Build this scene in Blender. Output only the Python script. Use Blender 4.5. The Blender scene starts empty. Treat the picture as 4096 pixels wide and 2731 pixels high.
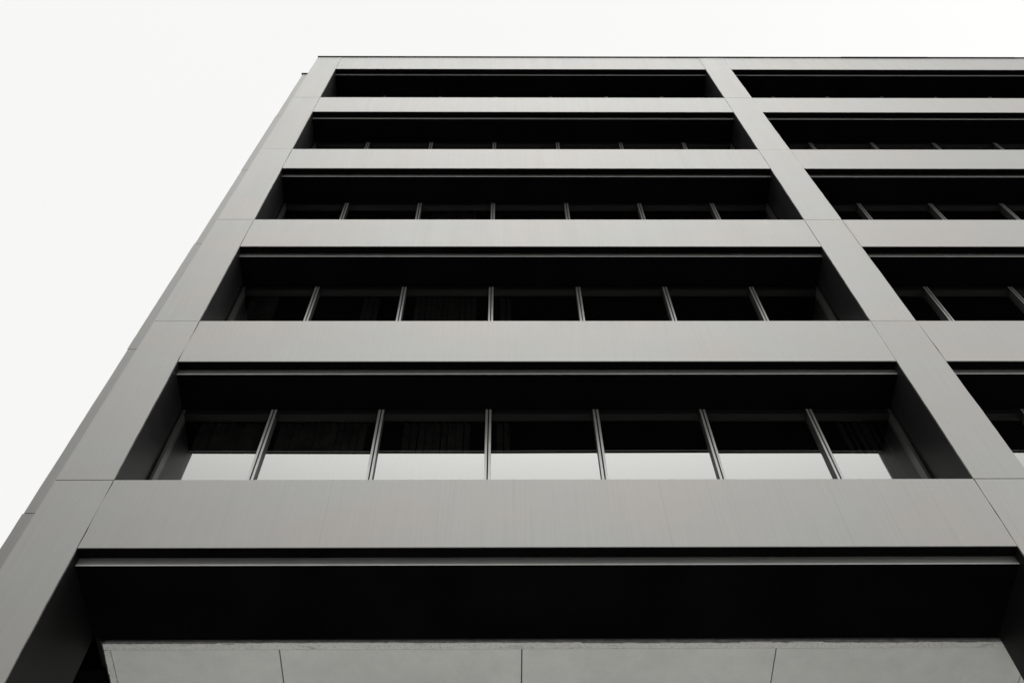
import bpy, bmesh, math, random
from mathutils import Vector, Matrix
random.seed(11)
SC = bpy.context.scene
COL = SC.collection
G = 11.3                     # height of the lowest sill line above the pavement
H = 3.8                      # storey height
HS = 1.153                   # spandrel height
DROP = 0.12                  # beam drop under the spandrel
DB = 0.132                   # spandrel depth
DF = 0.67                    # face of the window frames
DG = 0.735                   # glass
XA, XB, XC = 0.639, 10.108, 10.761
XD = XC + (XB - XA)
XE = XD + 0.639
ZTOP = G + 5*H + 1.2165 - HS
DARC = 1.10                  # depth of the columns in the arcade
NR = 5

# ------------------------------------------------------------------ materials
def new_mat(name):
    m = bpy.data.materials.new(name); m.use_nodes = True
    nt = m.node_tree; b = nt.nodes['Principled BSDF']
    return m, nt, b
def N(nt, t, **k):
    n = nt.nodes.new(t)
    for a, v in k.items(): setattr(n, a, v)
    return n
def L(nt, a, b): nt.links.new(a, b)
def mapped(nt, scale, rot=(0,0,0), coord='Object'):
    tc = N(nt, 'ShaderNodeTexCoord'); mp = N(nt, 'ShaderNodeMapping')
    mp.inputs['Scale'].default_value = scale; mp.inputs['Rotation'].default_value = rot
    L(nt, tc.outputs[coord], mp.inputs['Vector']); return mp.outputs[0]
def noise(nt, vec, scale, detail=3, rough=.55, dist=0):
    n = N(nt, 'ShaderNodeTexNoise'); n.inputs['Scale'].default_value = scale
    n.inputs['Detail'].default_value = detail; n.inputs['Roughness'].default_value = rough
    n.inputs['Distortion'].default_value = dist
    L(nt, vec, n.inputs['Vector']); return n.outputs['Fac']
def ramp(nt, fac, stops):
    r = N(nt, 'ShaderNodeValToRGB'); e = r.color_ramp.elements
    while len(e) < len(stops): e.new(.5)
    for el, (p, c) in zip(e, stops):
        el.position = p; el.color = (c, c, c, 1) if isinstance(c, (int, float)) else (*c, 1)
    L(nt, fac, r.inputs[0]); return r.outputs[0]
def mul(nt, a, b, fac=1, bt='MULTIPLY'):
    m = N(nt, 'ShaderNodeMix', data_type='RGBA', blend_type=bt); m.inputs[0].default_value = fac
    for s, v in ((6, a), (7, b)):
        if isinstance(v, tuple): m.inputs[s].default_value = (*v, 1)
        else: L(nt, v, m.inputs[s])
    return m.outputs[2]

def brushed(name, base, streak=.10, rough=.42, metal=.85, warm=(.60,.580,.555), cool=(.58,.583,.563)):
    """satin metal cladding with vertical brushing, faint smears and tonal drift"""
    m, nt, b = new_mat(name)
    v1 = mapped(nt, (38, 38, .55)); s1 = noise(nt, v1, 1, 4, .6)
    v2 = mapped(nt, (9, 9, .35));  s2 = noise(nt, v2, 1, 3, .55)
    v3 = mapped(nt, (.5, .5, .9)); s3 = noise(nt, v3, 1, 3, .5, .4)
    v4 = mapped(nt, (1.6, 1.6, 22)); s4 = noise(nt, v4, 1, 3, .6)
    v5 = mapped(nt, (.8, .8, 1.3)); s5 = noise(nt, v5, 1.1, 2, .5)
    tint = mul(nt, ramp(nt, s3, [(.38, warm), (.62, cool)]), (base, base, base))
    c = mul(nt, tint, ramp(nt, s1, [(.30, 1-streak), (.70, 1+streak*.2)]))
    c = mul(nt, c, ramp(nt, s2, [(.30, 1-streak*.7), (.65, 1.0)]))
    v6 = mapped(nt, (70, 70, .22)); s6 = noise(nt, v6, 1, 2, .5)
    c = mul(nt, c, ramp(nt, s6, [(.66, 1.0), (.74, .86)]))
    smear = mul(nt, ramp(nt, s4, [(.55, 0.0), (.8, 1.0)]), ramp(nt, s5, [(.58, 0.0), (.72, 1.0)]))
    mx = N(nt, 'ShaderNodeMix', data_type='RGBA'); L(nt, smear, mx.inputs[0]); L(nt, c, mx.inputs[6])
    mx.inputs[7].default_value = (base*.72, base*.72, base*.70, 1)
    mm = N(nt, 'ShaderNodeMath', operation='MULTIPLY'); mm.inputs[1].default_value = .5
    bw = N(nt, 'ShaderNodeRGBToBW'); L(nt, smear, bw.inputs[0]); L(nt, bw.outputs[0], mm.inputs[0]); L(nt, mm.outputs[0], mx.inputs[0])
    # each panel a hair lighter or darker than the next
    oi = N(nt, 'ShaderNodeObjectInfo')
    pr = ramp(nt, oi.outputs['Random'], [(0, .955), (1, 1.0)])
    L(nt, mul(nt, mx.outputs[2], pr), b.inputs['Base Color'])
    b.inputs['Metallic'].default_value = metal
    rr = N(nt, 'ShaderNodeMapRange'); L(nt, s2, rr.inputs[0])
    rr.inputs[3].default_value = rough-.04; rr.inputs[4].default_value = rough+.05
    L(nt, rr.outputs[0], b.inputs['Roughness'])
    bp = N(nt, 'ShaderNodeBump'); bp.inputs['Strength'].default_value = .12; bp.inputs['Distance'].default_value = .004
    L(nt, s1, bp.inputs['Height'])
    bp2 = N(nt, 'ShaderNodeBump'); bp2.inputs['Strength'].default_value = .25; bp2.inputs['Distance'].default_value = .012
    L(nt, s5, bp2.inputs['Height']); L(nt, bp.outputs[0], bp2.inputs['Normal'])
    L(nt, bp2.outputs[0], b.inputs['Normal'])
    return m

def plain(name, col, rough=.6, metal=0, var=.15, sc=3, bump=.0, spec=.5):
    m, nt, b = new_mat(name)
    v = mapped(nt, (1,1,1)); s = noise(nt, v, sc, 5, .6)
    c = mul(nt, col, ramp(nt, s, [(.3, 1-var), (.7, 1.0)]))
    L(nt, c, b.inputs['Base Color']); b.inputs['Roughness'].default_value = rough
    b.inputs['Metallic'].default_value = metal
    b.inputs['Specular IOR Level'].default_value = spec
    if bump:
        bp = N(nt, 'ShaderNodeBump'); bp.inputs['Strength'].default_value = bump; bp.inputs['Distance'].default_value = .01
        s2 = noise(nt, v, sc*12, 4, .6); L(nt, s2, bp.inputs['Height']); L(nt, bp.outputs[0], b.inputs['Normal'])
    return m

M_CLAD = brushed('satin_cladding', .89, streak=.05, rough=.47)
M_RETURN = brushed('return_cladding', .75, streak=.07, rough=.48)  # same cladding in a darker tone, for the corner return
M_BEAM = plain('satin_painted_beam', (.86,.86,.83), .45, .95, .10, 2)
M_LIP = plain('pale_highlight_lip', (.85,.85,.82), .5, 0, .15, 4)  # added pale strip that makes the beam's lower edge bright
M_MULL = plain('bright_mullion_aluminium', (.92,.915,.89), .36, .6, .10, 5)
M_JFR = plain('grey_jamb_frame', (.13,.13,.127), .45, .3, .2, 5)
M_SOFF = plain('soffit_shade', (.0055,.0055,.0058), .8, 0, .45, 1.2, spec=.0)  # deep shade under the bands, put into the colour
M_JAMB = plain('reveal_shade', (.026,.026,.027), .5, 0, .4, 2.5, spec=.3)  # recess shade painted into the column sides
M_PIER = plain('pier_shade', (.0085,.0085,.0085), .55, 0, .4, 2, spec=.25)  # darker again at ground level: the arcade's shade is in the colour
M_SIDE = plain('mullion_side_shade', (.085,.085,.083), .5, .2, .2, 5)  # sides coloured darker than the fronts to stand for their shade
M_SEAL = plain('dark_sealant', (.045,.045,.042), .8, 0, .4, 9, spec=.2)
M_GROOVE = plain('black_gasket', (.008,.008,.008), .6, 0, .2, 9, spec=.2)
M_COPE = plain('black_coping', (.012,.012,.012), .5, 0, .2, 3, spec=.2)
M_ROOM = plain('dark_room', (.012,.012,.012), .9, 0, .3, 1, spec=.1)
M_BLIND = plain('blind_fabric', (.145,.146,.148), .8, 0, .6, 5, spec=.2)
M_CONC = plain('concrete', (.32,.315,.30), .85, 0, .3, 1.5, .2)
M_HEAD = plain('dark_anodised_frame', (.013,.013,.013), .5, 0, .2, 6, spec=.2)

def make_plaster():
    m, nt, b = new_mat('pale_ceiling_board')
    v = mapped(nt, (1,1,1))
    s = noise(nt, v, .9, 4, .6, .3); s2 = noise(nt, v, 4.5, 5, .65); s3 = noise(nt, v, 60, 3, .6)
    c = mul(nt, (.96,.965,.94), ramp(nt, s, [(.30, .90), (.62, 1.0)]))
    c = mul(nt, c, ramp(nt, s2, [(.30, .94), (.6, 1.0)]))
    c = mul(nt, c, ramp(nt, s3, [(.3, .93), (.7, 1.0)]))
    L(nt, c, b.inputs['Base Color']); b.inputs['Roughness'].default_value = .75
    b.inputs['Specular IOR Level'].default_value = .25
    bp = N(nt, 'ShaderNodeBump'); bp.inputs['Strength'].default_value = .25; bp.inputs['Distance'].default_value = .004
    L(nt, s3, bp.inputs['Height']); L(nt, bp.outputs[0], b.inputs['Normal'])
    return m
M_CEIL = make_plaster()
def make_mortar():
    m, nt, b = new_mat('rough_edge_mortar')
    v = mapped(nt, (1.2,5,5)); s = noise(nt, v, 3.2, 6, .7, .6); s2 = noise(nt, mapped(nt,(1,1,1)), 30, 4, .7)
    c = mul(nt, (.93,.93,.90), ramp(nt, s, [(.30, .55), (.42, .93), (.7, 1.0)]))
    c = mul(nt, c, ramp(nt, s2, [(.32, .72), (.5, 1.0)]))
    L(nt, c, b.inputs['Base Color']); b.inputs['Roughness'].default_value = .9
    bp = N(nt, 'ShaderNodeBump'); bp.inputs['Strength'].default_value = .7; bp.inputs['Distance'].default_value = .012
    L(nt, s2, bp.inputs['Height']); L(nt, bp.outputs[0], b.inputs['Normal'])
    return m
M_MORT = make_mortar()

def make_glass():
    """solar-control glass: strong mirror coat over a dark, slightly see-through pane"""
    m, nt, b = new_mat('mirror_coated_glass'); nt.nodes.remove(b)
    out = nt.nodes['Material Output']
    gl = N(nt, 'ShaderNodeBsdfGlossy'); gl.inputs['Roughness'].default_value = .0
    gl.inputs['Color'].default_value = (.985,.99,.965,1)
    tr = N(nt, 'ShaderNodeBsdfTransparent'); tr.inputs['Color'].default_value = (.92,.92,.90,1)
    mx = N(nt, 'ShaderNodeMixShader')
    lw = N(nt, 'ShaderNodeLayerWeight'); lw.inputs['Blend'].default_value = .5
    mr = N(nt, 'ShaderNodeMapRange'); mr.inputs[3].default_value = .40; mr.inputs[4].default_value = .99
    ge = N(nt, 'ShaderNodeNewGeometry'); bf = N(nt, 'ShaderNodeMath', operation='SUBTRACT'); bf.inputs[0].default_value = 1
    mm = N(nt, 'ShaderNodeMath', operation='MULTIPLY')       # the coat sits on the outer face only
    L(nt, ge.outputs['Backfacing'], bf.inputs[1]); L(nt, lw.outputs['Facing'], mr.inputs[0])
    L(nt, mr.outputs[0], mm.inputs[0]); L(nt, bf.outputs[0], mm.inputs[1]); L(nt, mm.outputs[0], mx.inputs[0])
    L(nt, tr.outputs[0], mx.inputs[1]); L(nt, gl.outputs[0], mx.inputs[2]); L(nt, mx.outputs[0], out.inputs[0])
    return m
M_GLASS = make_glass()

def make_ground():
    m, nt, b = new_mat('plaza_paving')
    v = mapped(nt, (1,1,1), coord='Object')
    br = N(nt, 'ShaderNodeTexBrick'); L(nt, v, br.inputs['Vector'])
    br.inputs['Scale'].default_value = 1.0; br.inputs['Brick Width'].default_value = 1.2; br.inputs['Row Height'].default_value = .6
    br.inputs['Mortar Size'].default_value = .006
    br.inputs['Color1'].default_value = (.80,.795,.78,1); br.inputs['Color2'].default_value = (.74,.735,.72,1)
    br.inputs['Mortar'].default_value = (.12,.12,.115,1)
    s = noise(nt, v, .35, 5, .6)
    L(nt, mul(nt, br.outputs['Color'], ramp(nt, s, [(.3,.75),(.7,1.0)])), b.inputs['Base Color'])
    b.inputs['Roughness'].default_value = .85
    return m
M_GROUND = make_ground()

# ------------------------------------------------------------------ mesh helpers
def bx(bm, x0, x1, y0, y1, z0, z1):
    v = [bm.verts.new((x, y, z)) for z in (z0, z1) for (x, y) in ((x0,y0),(x1,y0),(x1,y1),(x0,y1))]
    for f in ((0,3,2,1),(4,5,6,7),(0,1,5,4),(1,2,6,5),(2,3,7,6),(3,0,4,7)):
        bm.faces.new([v[i] for i in f])
def link(name, bm, mat, parent, bevel=0, loc=None):
    if bevel:
        bmesh.ops.bevel(bm, geom=list(bm.edges), offset=bevel, segments=2, profile=.6, affect='EDGES')
    me = bpy.data.meshes.new(name); bm.to_mesh(me); bm.free()
    me.materials.append(mat)
    o = bpy.data.objects.new(name, me); COL.objects.link(o)
    if parent is not None: o.parent = parent
    if loc: o.location = loc
    return o
def box(name, mat, parent, x0, x1, y0, y1, z0, z1, bevel=0):
    bm = bmesh.new(); bx(bm, x0, x1, y0, y1, z0, z1)
    return link(name, bm, mat, parent, bevel)
def copy(o, parent, dx=0, dz=0, kids=True):
    c = o.copy(); COL.objects.link(c); c.parent = parent
    c.location = (o.location.x+dx, o.location.y, o.location.z+dz)
    if kids:
        for k in list(o.children):
            d = k.copy(); COL.objects.link(d); d.parent = c
    return c

B = bpy.data.objects.new('office_building', None); COL.objects.link(B)
B['label'] = 'office building with a grid of pale metal bands and columns round deep black recesses'
B['category'] = 'building'

def zt(k): return G + (5-k)*H            # top of spandrel k (k = 5 lowest)
def zb(k): return zt(k) - HS             # its underside
GAP = .005

# ------------------------------------------------------------------ columns
def wavy_panel(name, mat, parent, x0, x1, y0, y1, z0, z1, amp=.0012, wl=True, wr=True, seed=0):
    """a panel whose vertical edges wander by a millimetre or two, as hand-filled joints do"""
    rnd = random.Random(seed); n = max(4, int((z1-z0)/.12))
    bm = bmesh.new(); rows = []
    a = b = 0
    for i in range(n+1):
        z = z0+(z1-z0)*i/n
        a = .6*a + rnd.uniform(-amp, amp); b = .6*b + rnd.uniform(-amp, amp)
        xa = x0 + (a if wl else 0); xb = x1 + (b if wr else 0)
        rows.append([bm.verts.new(p) for p in ((xa,y0,z),(xb,y0,z),(xb,y1,z),(xa,y1,z))])
    for i in range(n):
        for j in range(4):
            bm.faces.new((rows[i][j], rows[i][(j+1)%4], rows[i+1][(j+1)%4], rows[i+1][j]))
    bm.faces.new(rows[0][::-1]); bm.faces.new(rows[-1])
    ed = [e for e in bm.edges if (abs(e.verts[0].co.y-y0)<1e-5 and abs(e.verts[1].co.y-y0)<1e-5) and
          (abs(e.verts[0].co.z-e.verts[1].co.z)>1e-4 or len([f for f in e.link_faces if abs(f.normal.z)>.9])>0 or abs(e.verts[0].co.z-z0)<1e-5 or abs(e.verts[0].co.z-z1)<1e-5)]
    return link(name, bm, mat, parent)

heights = [0.0, G - 2*H] + [zt(5), zt(4), zt(3), zt(2), zt(1), ZTOP-.002]
heights = [0.0, zt(5)-2*H, zt(5)-H] + [zt(k) for k in (5,4,3,2,1)] + [ZTOP]
def column(x0, x1, left_reveal, right_reveal):
    c = box('column', M_SEAL, B, x0+.02, x1-.02, .022, .70, 0, ZTOP-.03)
    for i in range(len(heights)-1):
        g = .0055 if i < 4 else .0045
        wavy_panel('cladding_panel', M_CLAD, c, x0+.0035, x1-.0035, -.001*(i%2), .02, heights[i]+g, heights[i+1]-g,
                   amp=.0022, seed=int(x0*7)+i)
    # plates on the recess sides, with the shade there painted dark
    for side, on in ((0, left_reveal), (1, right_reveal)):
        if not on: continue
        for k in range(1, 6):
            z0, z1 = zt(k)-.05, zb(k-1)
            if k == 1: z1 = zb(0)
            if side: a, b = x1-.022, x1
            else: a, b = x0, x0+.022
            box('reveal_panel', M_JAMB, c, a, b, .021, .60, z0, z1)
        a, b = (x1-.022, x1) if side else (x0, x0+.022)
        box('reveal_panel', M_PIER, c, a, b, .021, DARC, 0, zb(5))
    # inner pier closing the joint behind the window frames
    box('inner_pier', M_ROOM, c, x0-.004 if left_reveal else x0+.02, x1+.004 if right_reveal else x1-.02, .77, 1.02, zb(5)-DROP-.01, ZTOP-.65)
    # full depth of the column in the arcade
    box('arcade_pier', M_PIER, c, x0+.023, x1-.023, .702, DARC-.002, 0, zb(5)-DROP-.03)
    return c
C1 = column(0, XA, False, True)
C2 = column(XB, XC, True, True)
C3 = column(XD, XE, True, False)

# corner return: the side facade's column, set back and standing out to the side
XS, DS = -0.45, 0.452
cs = box('column', M_SEAL, B, XS+.02, -.002, DS+.022, DS+1.1, 0, ZTOP-.03)
for i in range(len(heights)-1):
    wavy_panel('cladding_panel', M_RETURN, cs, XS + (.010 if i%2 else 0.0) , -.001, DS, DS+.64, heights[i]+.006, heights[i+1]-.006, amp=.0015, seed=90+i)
cl = box('corner_filler', M_SEAL, cs, -.0005, .0195, .102, DS+.5, 0, ZTOP-.04)

# ------------------------------------------------------------------ bays
MUL1 = [1.862 + 1.428*i for i in range(6)]
MUL2 = [11.886 + 1.405*i for i in range(6)]
def mullion_mesh(bm, w, z0, z1):
    s = (w-.017)/2
    D = DG-DF+.03; g = .017/2
    pts = [(-w/2,0),(-g,0),(-g,.034),(g,.034),(g,0),(w/2,0),(w/2,D),(-w/2,D)]
    lo = [bm.verts.new((x,y,z0)) for x,y in pts]; hi = [bm.verts.new((x,y,z1)) for x,y in pts]
    bm.faces.new(lo[::-1]); bm.faces.new(hi)
    for i in range(8):
        fc = bm.faces.new((lo[i],lo[(i+1)%8],hi[(i+1)%8],hi[i]))
        if i in (1, 2, 3, 5, 7): fc.material_index = 1
ZH0 = H - HS - DROP - .004         # soffit above the sill line
def make_mullion():
    bm = bmesh.new(); mullion_mesh(bm, .076, -.3, ZH0)
    o = link('mullion', bm, M_MULL, B, bevel=.002)
    o.data.materials.append(M_SIDE)
    bm = bmesh.new(); bx(bm, -.0083, .0083, .026, .0335, -.3, ZH0-.001)
    link('gasket', bm, M_GROOVE, o)
    return o
def bay(x0, x1, muls, first=None):
    for k in range(6):
        # light spandrel band
        top = ZTOP if k == 0 else zt(k)
        n = 1
        q = .0045 if k > 3 else .002
        wavy_panel('spandrel_panel', M_CLAD, B, x0+q, x1-q, .0015, .11, zb(k), top, amp=q*1.05, seed=int(x0)+20+k)
        # underside behind the band's face, its shade painted black
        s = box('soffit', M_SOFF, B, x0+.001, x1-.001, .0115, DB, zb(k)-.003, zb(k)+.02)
        # beam: pale downstand; the lip is added to brighten its lower edge
        bm = bmesh.new()
        bx(bm, x0+.001, x1-.001, DB+.001, DB+.03, zb(k)-DROP, zb(k)+.3)
        bo = link('beam', bm, M_BEAM, B, bevel=.0025)
        bm = bmesh.new(); bx(bm, x0+.001, x1-.001, DB-.005, DB+.0005, zb(k)-DROP-.0045, zb(k)-DROP+.016)
        link('highlight_lip', bm, M_LIP, bo, bevel=.003)
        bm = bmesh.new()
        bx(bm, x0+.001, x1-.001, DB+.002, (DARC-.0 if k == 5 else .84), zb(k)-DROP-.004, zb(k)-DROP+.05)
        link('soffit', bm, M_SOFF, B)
    # floor slabs, rooms
    for k in range(1, 6):
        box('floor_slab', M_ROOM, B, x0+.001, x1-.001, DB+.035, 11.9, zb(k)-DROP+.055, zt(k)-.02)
        # sill
        box('sill', M_HEAD, B, x0+.001, x1-.001, .112, DG+.1, zt(k)-.019, zt(k)-.012)
    box('parapet_wall', M_CONC, B, x0+.001, x1-.001, DB+.035, .6, zb(0)-DROP+.055, ZTOP-.05)
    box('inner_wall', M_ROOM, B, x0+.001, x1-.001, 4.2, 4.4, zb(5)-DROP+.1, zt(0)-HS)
bay(XA, XB, MUL1); bay(XC, XD, MUL2)

# windows: one module = header frame + pane; mullions between the modules
def jamb_frame(x0, x1, z):
    bm = bmesh.new(); bx(bm, x0, x1, DF, DG+.03, z-.3, z+ZH0)
    return link('jamb_frame', bm, M_JFR, B, bevel=.002)
mul0 = make_mullion()
used = False
blinds = {}   # (row, module) -> span of a hanging vertical blind
blinds = {(4,2):(.12,.86), (4,3):(.08,.22), (3,2):(.15,.80), (5,0):(.2,.98), (5,1):(.05,.9), (5,2):(.2,.86), (5,3):(.05,.19), (5,6):(.3,.9), (4,0):(.1,.5), (4,1):(.55,.75)}
def blind_mesh(x0, x1, z0, z1):
    bm = bmesh.new(); n = max(2, int((x1-x0)/.09)); w = (x1-x0)/n
    for i in range(n):
        cx = x0+(i+.5)*w; a = math.radians(26+16*math.sin(i*1.7)); hw = w*(.47+.05*math.sin(i*2.3))
        dx, dy = hw*math.cos(a), hw*math.sin(a); y = DG+.08
        t = .0012
        v = [bm.verts.new(p) for z in (z0, z1) for p in ((cx-dx,y-dy-t,z),(cx+dx,y+dy-t,z),(cx+dx,y+dy+t,z),(cx-dx,y-dy+t,z))]
        for f in ((0,3,2,1),(4,5,6,7),(0,1,5,4),(1,2,6,5),(2,3,7,6),(3,0,4,7)): bm.faces.new([v[j] for j in f])
    return bm
for bi, (x0, x1, muls) in enumerate(((XA, XB, MUL1), (XC, XD, MUL2))):
    xs = [x0+.0085] + muls + [x1-.0085]
    for k in range(1, 6):
        z = zt(k)
        for i, mx in enumerate(muls):
            if bi == 0 and k == 5 and i == 0:
                m = mul0; m.location = (mx, DF, z)
            else:
                m = mul0.copy(); COL.objects.link(m); m.parent = B; m.location = (mx, DF, z)
                for ch in list(mul0.children):
                    c = ch.copy(); COL.objects.link(c); c.parent = m
        jamb_frame(x0+.006, x0+.046, z); jamb_frame(x1-.046, x1-.006, z)
        for i in range(len(xs)-1):
            a, b = xs[i]+.038, xs[i+1]-.038
            bm = bmesh.new()
            bx(bm, a+.001, b-.001, DF+.008, DG+.03, z+ZH0-.105, z+ZH0-.001)
            w = link('window', bm, M_HEAD, B, bevel=.003)
            bm = bmesh.new(); bx(bm, a-.004, b+.004, DG, DG+.012, z+.04, z+ZH0-.09)
            t0, t1, t2 = (random.uniform(-.0025, .0025) for _ in range(3))
            for v in bm.verts: v.co.y += (t0 if v.co.z > z+1 else t1) + (t2 if v.co.x > (a+b)/2 else 0)
            link('pane', bm, M_GLASS, w)
            if bi == 0 and (k, i) in blinds:
                f0, f1 = blinds[(k, i)]
                link('blind', blind_mesh(a+(b-a)*f0, a+(b-a)*f1, z+.1, z+ZH0-.12), M_BLIND, w)

# ------------------------------------------------------------------ coping, roof, rest of the body
def coping(x0, x1, y0, y1):
    bm = bmesh.new(); n = int((x1-x0)/2.4)+1
    rnd = random.Random(5)
    w = (x1-x0)/n
    for i in range(n):
        d = rnd.uniform(-.004, .004)
        bx(bm, x0+i*w, x0+(i+1)*w-.002, y0+d, y1, ZTOP+.001, ZTOP+.045+d)
    return link('coping', bm, M_COPE, B)
coping(-.002, XE+.03, -.022, .7)
coping(XS-.022, -.004, DS-.022, DS+1.1)
box('roof', M_CONC, B, .03, XE-.03, .72, 24, ZTOP-.6, ZTOP-.4)
box('rear_body', M_CONC, B, .72, XE-.72, 12, 24, 0, ZTOP-.605)
# side facades repeated in plain form (storey bands, dark glass)
for (sx, sgn) in ((XS+.02, 1), (XE-.02, -1)):
    for k in range(6):
        top = ZTOP if k == 0 else zt(k)
        a, b = sorted((sx, sx+sgn*.11))
        box('spandrel_panel', M_CLAD, B, a, b, DS+1.11, 24, zb(k), top)
    for k in range(1, 6):
        a, b = sorted((sx+sgn*.55, sx+sgn*.565))
        box('side_window_band', M_GLASS, B, a, b, DS+1.11, 24, zt(k), zb(k-1))
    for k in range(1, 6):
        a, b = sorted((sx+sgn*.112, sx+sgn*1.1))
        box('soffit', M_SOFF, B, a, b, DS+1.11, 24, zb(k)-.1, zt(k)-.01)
# lobby wall set back under the arcade
box('lobby_wall', plain('pale_stone_wall', (.6,.6,.58), .7, 0, .1), B, .02, XE-.02, 5.0, 5.3, 0, zb(5)-DROP-.06)

# ------------------------------------------------------------------ pale ceiling of the arcade
ZC = zb(5)-DROP-.022
Y0 = 1.155
ceil_x = [.80, 2.566, 5.108, 7.785, 10.455, 13.1, 15.75, 18.4, XE-.3]
bm = bmesh.new(); bx(bm, .70, XE-.3, Y0-.01, 5.0, ZC+.03, ZC+.06)
ac = link('arcade_ceiling', bm, M_SEAL, B)
ac['label'] = 'pale panelled ceiling under the lowest band'
for i in range(len(ceil_x)-1):
    x0, x1 = ceil_x[i], ceil_x[i+1]
    box('ceiling_panel', M_CEIL, ac, x0+(.006 if i else .005), x1-.006, Y0+.089, 5.0, ZC, ZC+.02, bevel=.003)
def ragged(x0, x1, ya, yb, along_x=True, seed=3, amp=.012):
    rnd = random.Random(seed); bm = bmesh.new(); n = int((x1-x0)/.02); lo = []; o = 0; step = 0
    for i in range(n+1):
        t = x0+(x1-x0)*i/n
        if rnd.random() < .035: step = rnd.uniform(-amp, amp)
        o = .7*o + rnd.uniform(-.003, .003)
        e = ya+step+o
        for_z = rnd.uniform(-.002, .002)
        p = [(t, e, ZC-.004+for_z), (t, yb+rnd.uniform(-.0015,.0015), ZC-.002), (t, yb, ZC+.025), (t, e+.004, ZC+.025)]
        if not along_x: p = [(q[1], q[0], q[2]) for q in p]
        lo.append([bm.verts.new(q) for q in p])
    for i in range(n):
        for j in range(4):
            f = (lo[i][j], lo[i+1][j], lo[i+1][(j+1)%4], lo[i][(j+1)%4])
            bm.faces.new(f)
    bm.faces.new(lo[0]); bm.faces.new(lo[-1][::-1])
    bmesh.ops.recalc_face_normals(bm, faces=bm.faces)
    return bm
link('mortar_edge', ragged(.735, XE-.3, Y0, Y0+.082, True, 3, .009), M_MORT, ac)
link('mortar_edge', ragged(Y0+.09, 5.0, .735, .798, False, 8, .003), M_MORT, ac)
# grey bedding behind the ragged edge
box('bedding_strip', plain('grey_bedding', (.22,.22,.22), .9, 0, .5, 12), ac, .76, XE-.3, Y0-.022, Y0+.03, ZC+.006, ZC+.028)

# ------------------------------------------------------------------ ground
bm = bmesh.new()
v = [bm.verts.new(p) for p in ((-700,-700,-.14),(700,-700,-.14),(700,700,-.14),(-700,700,-.14))]; bm.faces.new(v)
g = link('road', bm, plain('asphalt', (.055,.055,.057), .85, 0, .3, .8, .2), None); g['kind'] = 'structure'; g['label'] = 'dark asphalt ground around the block'
bm = bmesh.new(); bx(bm, -22, 46, -17, 26, -.2, 0)
g = link('pavement', bm, M_GROUND, None, bevel=.02); g['kind'] = 'structure'; g['label'] = 'pale stone pavement in front of and under the building'
B.location = (0, 0, .004)

# ------------------------------------------------------------------ camera
F, PITCH, YAW, ROLL = 2472.45, 61.62189, 1.00977, -.91451
p_, y_, r_ = (math.radians(a) for a in (PITCH, YAW, ROLL))
f = Vector((math.sin(y_)*math.cos(p_), math.cos(y_)*math.cos(p_), math.sin(p_)))
r = Vector((math.cos(y_), -math.sin(y_), 0)); u = r.cross(f)
r2 = r*math.cos(r_)+u*math.sin(r_); u2 = -r*math.sin(r_)+u*math.cos(r_)
cam = bpy.data.cameras.new('camera'); co = bpy.data.objects.new('camera', cam); COL.objects.link(co)
mt = Matrix((r2, u2, -f)).transposed().to_4x4(); mt.translation = Vector((4.91107, -6.96276, -9.70151+G+.004))
co.matrix_world = mt
cam.sensor_width = 36; cam.lens = 36*F/2352; cam.clip_start = .1; cam.clip_end = 2000
SC.camera = co

# ------------------------------------------------------------------ light
SUN_EL, SUN_AZ = math.radians(42), math.radians(100)     # azimuth clockwise from +Y: in front of the facade
w = bpy.data.worlds.new('World'); SC.world = w; w.use_nodes = True
nt = w.node_tree; bg = nt.nodes['Background']
sky = N(nt, 'ShaderNodeTexSky', sky_type='NISHITA'); sky.sun_disc = False
sky.sun_elevation = SUN_EL; sky.sun_rotation = SUN_AZ; sky.dust_density = 4; sky.air_density = 1
bw = N(nt, 'ShaderNodeRGBToBW'); L(nt, sky.outputs[0], bw.inputs[0])
tc = N(nt, 'ShaderNodeTexCoord'); sp = N(nt, 'ShaderNodeSeparateXYZ'); L(nt, tc.outputs['Generated'], sp.inputs[0])
def math_(op, a, b):
    n = N(nt, 'ShaderNodeMath', operation=op)
    for i, q in enumerate((a, b)):
        if isinstance(q, (int, float)): n.inputs[i].default_value = q
        else: L(nt, q, n.inputs[i])
    return n.outputs[0]
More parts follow.
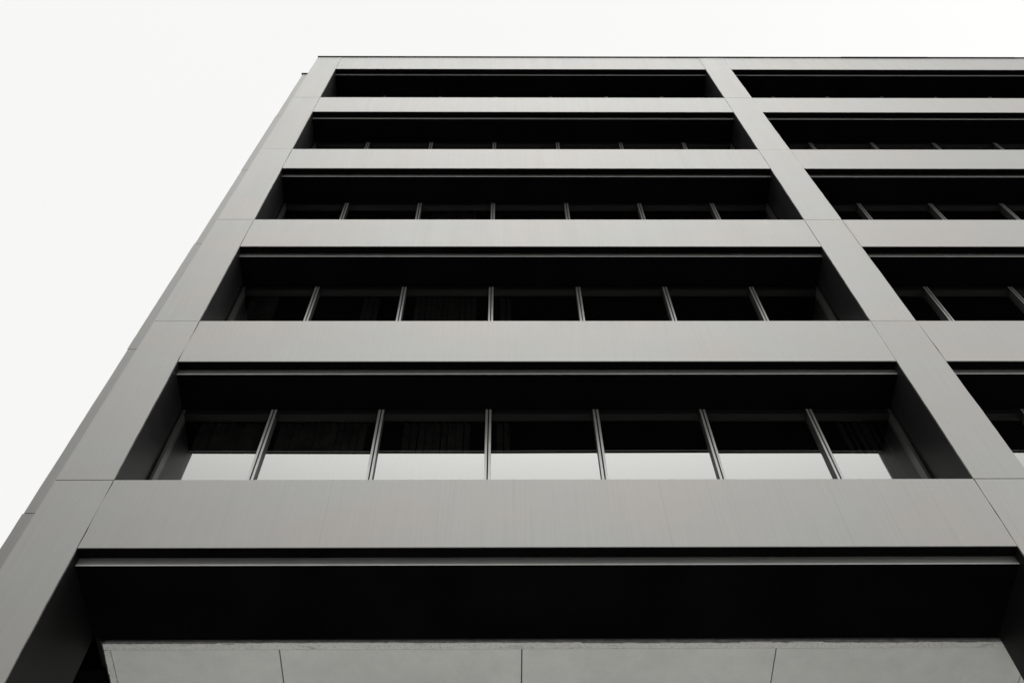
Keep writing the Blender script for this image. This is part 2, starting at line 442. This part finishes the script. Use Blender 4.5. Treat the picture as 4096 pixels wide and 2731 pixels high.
# overcast: brighter overhead, a little brighter towards +X; thin veils of cloud
zc = math_('MAXIMUM', sp.outputs[2], 0.0)
SKY_LO, SKY_HI, SKY_N, SKY_BK, SKY_X = 2.8, 30.0, 8.5, 7.75, .22
fr = math_('ADD', math_('MULTIPLY', math_('POWER', zc, SKY_N), SKY_HI), SKY_LO)   # the side facing the facade
fr = math_('MULTIPLY', fr, math_('ADD', math_('MULTIPLY', sp.outputs[0], SKY_X), 1.0))
bk = N(nt, 'ShaderNodeMapRange', interpolation_type='SMOOTHSTEP'); L(nt, sp.outputs[1], bk.inputs[0])
bk.inputs[1].default_value = -.20; bk.inputs[2].default_value = .05
mf = N(nt, 'ShaderNodeMix', data_type='FLOAT'); L(nt, bk.outputs[0], mf.inputs[0]); L(nt, fr, mf.inputs[2]); mf.inputs[3].default_value = SKY_BK
el = mf.outputs[0]
az = math_('ADD', math_('MULTIPLY', sp.outputs[0], .03), 1.0)
cl_ = N(nt, 'ShaderNodeTexNoise'); cl_.inputs['Scale'].default_value = 1.6; cl_.inputs['Detail'].default_value = 3
L(nt, tc.outputs['Generated'], cl_.inputs['Vector'])
cv = math_('ADD', math_('MULTIPLY', cl_.outputs['Fac'], .05), .975)
ov = math_('MULTIPLY', math_('MULTIPLY', el, az), cv)
tot = math_('ADD', ov, math_('MULTIPLY', bw.outputs[0], .10))
cmb = N(nt, 'ShaderNodeMix', data_type='RGBA', blend_type='MULTIPLY'); cmb.inputs[0].default_value = 1
L(nt, tot, cmb.inputs[6]); cmb.inputs[7].default_value = (1.0, 1.0, .983, 1)
L(nt, cmb.outputs[2], bg.inputs['Color']); bg.inputs['Strength'].default_value = .12
sl = bpy.data.lights.new('sun', 'SUN'); so = bpy.data.objects.new('sun', sl); COL.objects.link(so)
sl.energy = .5; sl.angle = math.radians(30); sl.color = (1, .985, .96)
d = Vector((math.sin(SUN_AZ)*math.cos(SUN_EL), math.cos(SUN_AZ)*math.cos(SUN_EL), math.sin(SUN_EL)))
so.rotation_euler = d.to_track_quat('Z', 'Y').to_euler(); so.location = (0, -20, 60)

SC.render.engine = 'CYCLES'
SC.view_settings.view_transform = 'Standard'; SC.view_settings.look = 'None'
SC.view_settings.exposure = 0; SC.view_settings.gamma = 1
SC.cycles.caustics_reflective = True
SC.cycles.max_bounces = 10; SC.cycles.transparent_max_bounces = 8
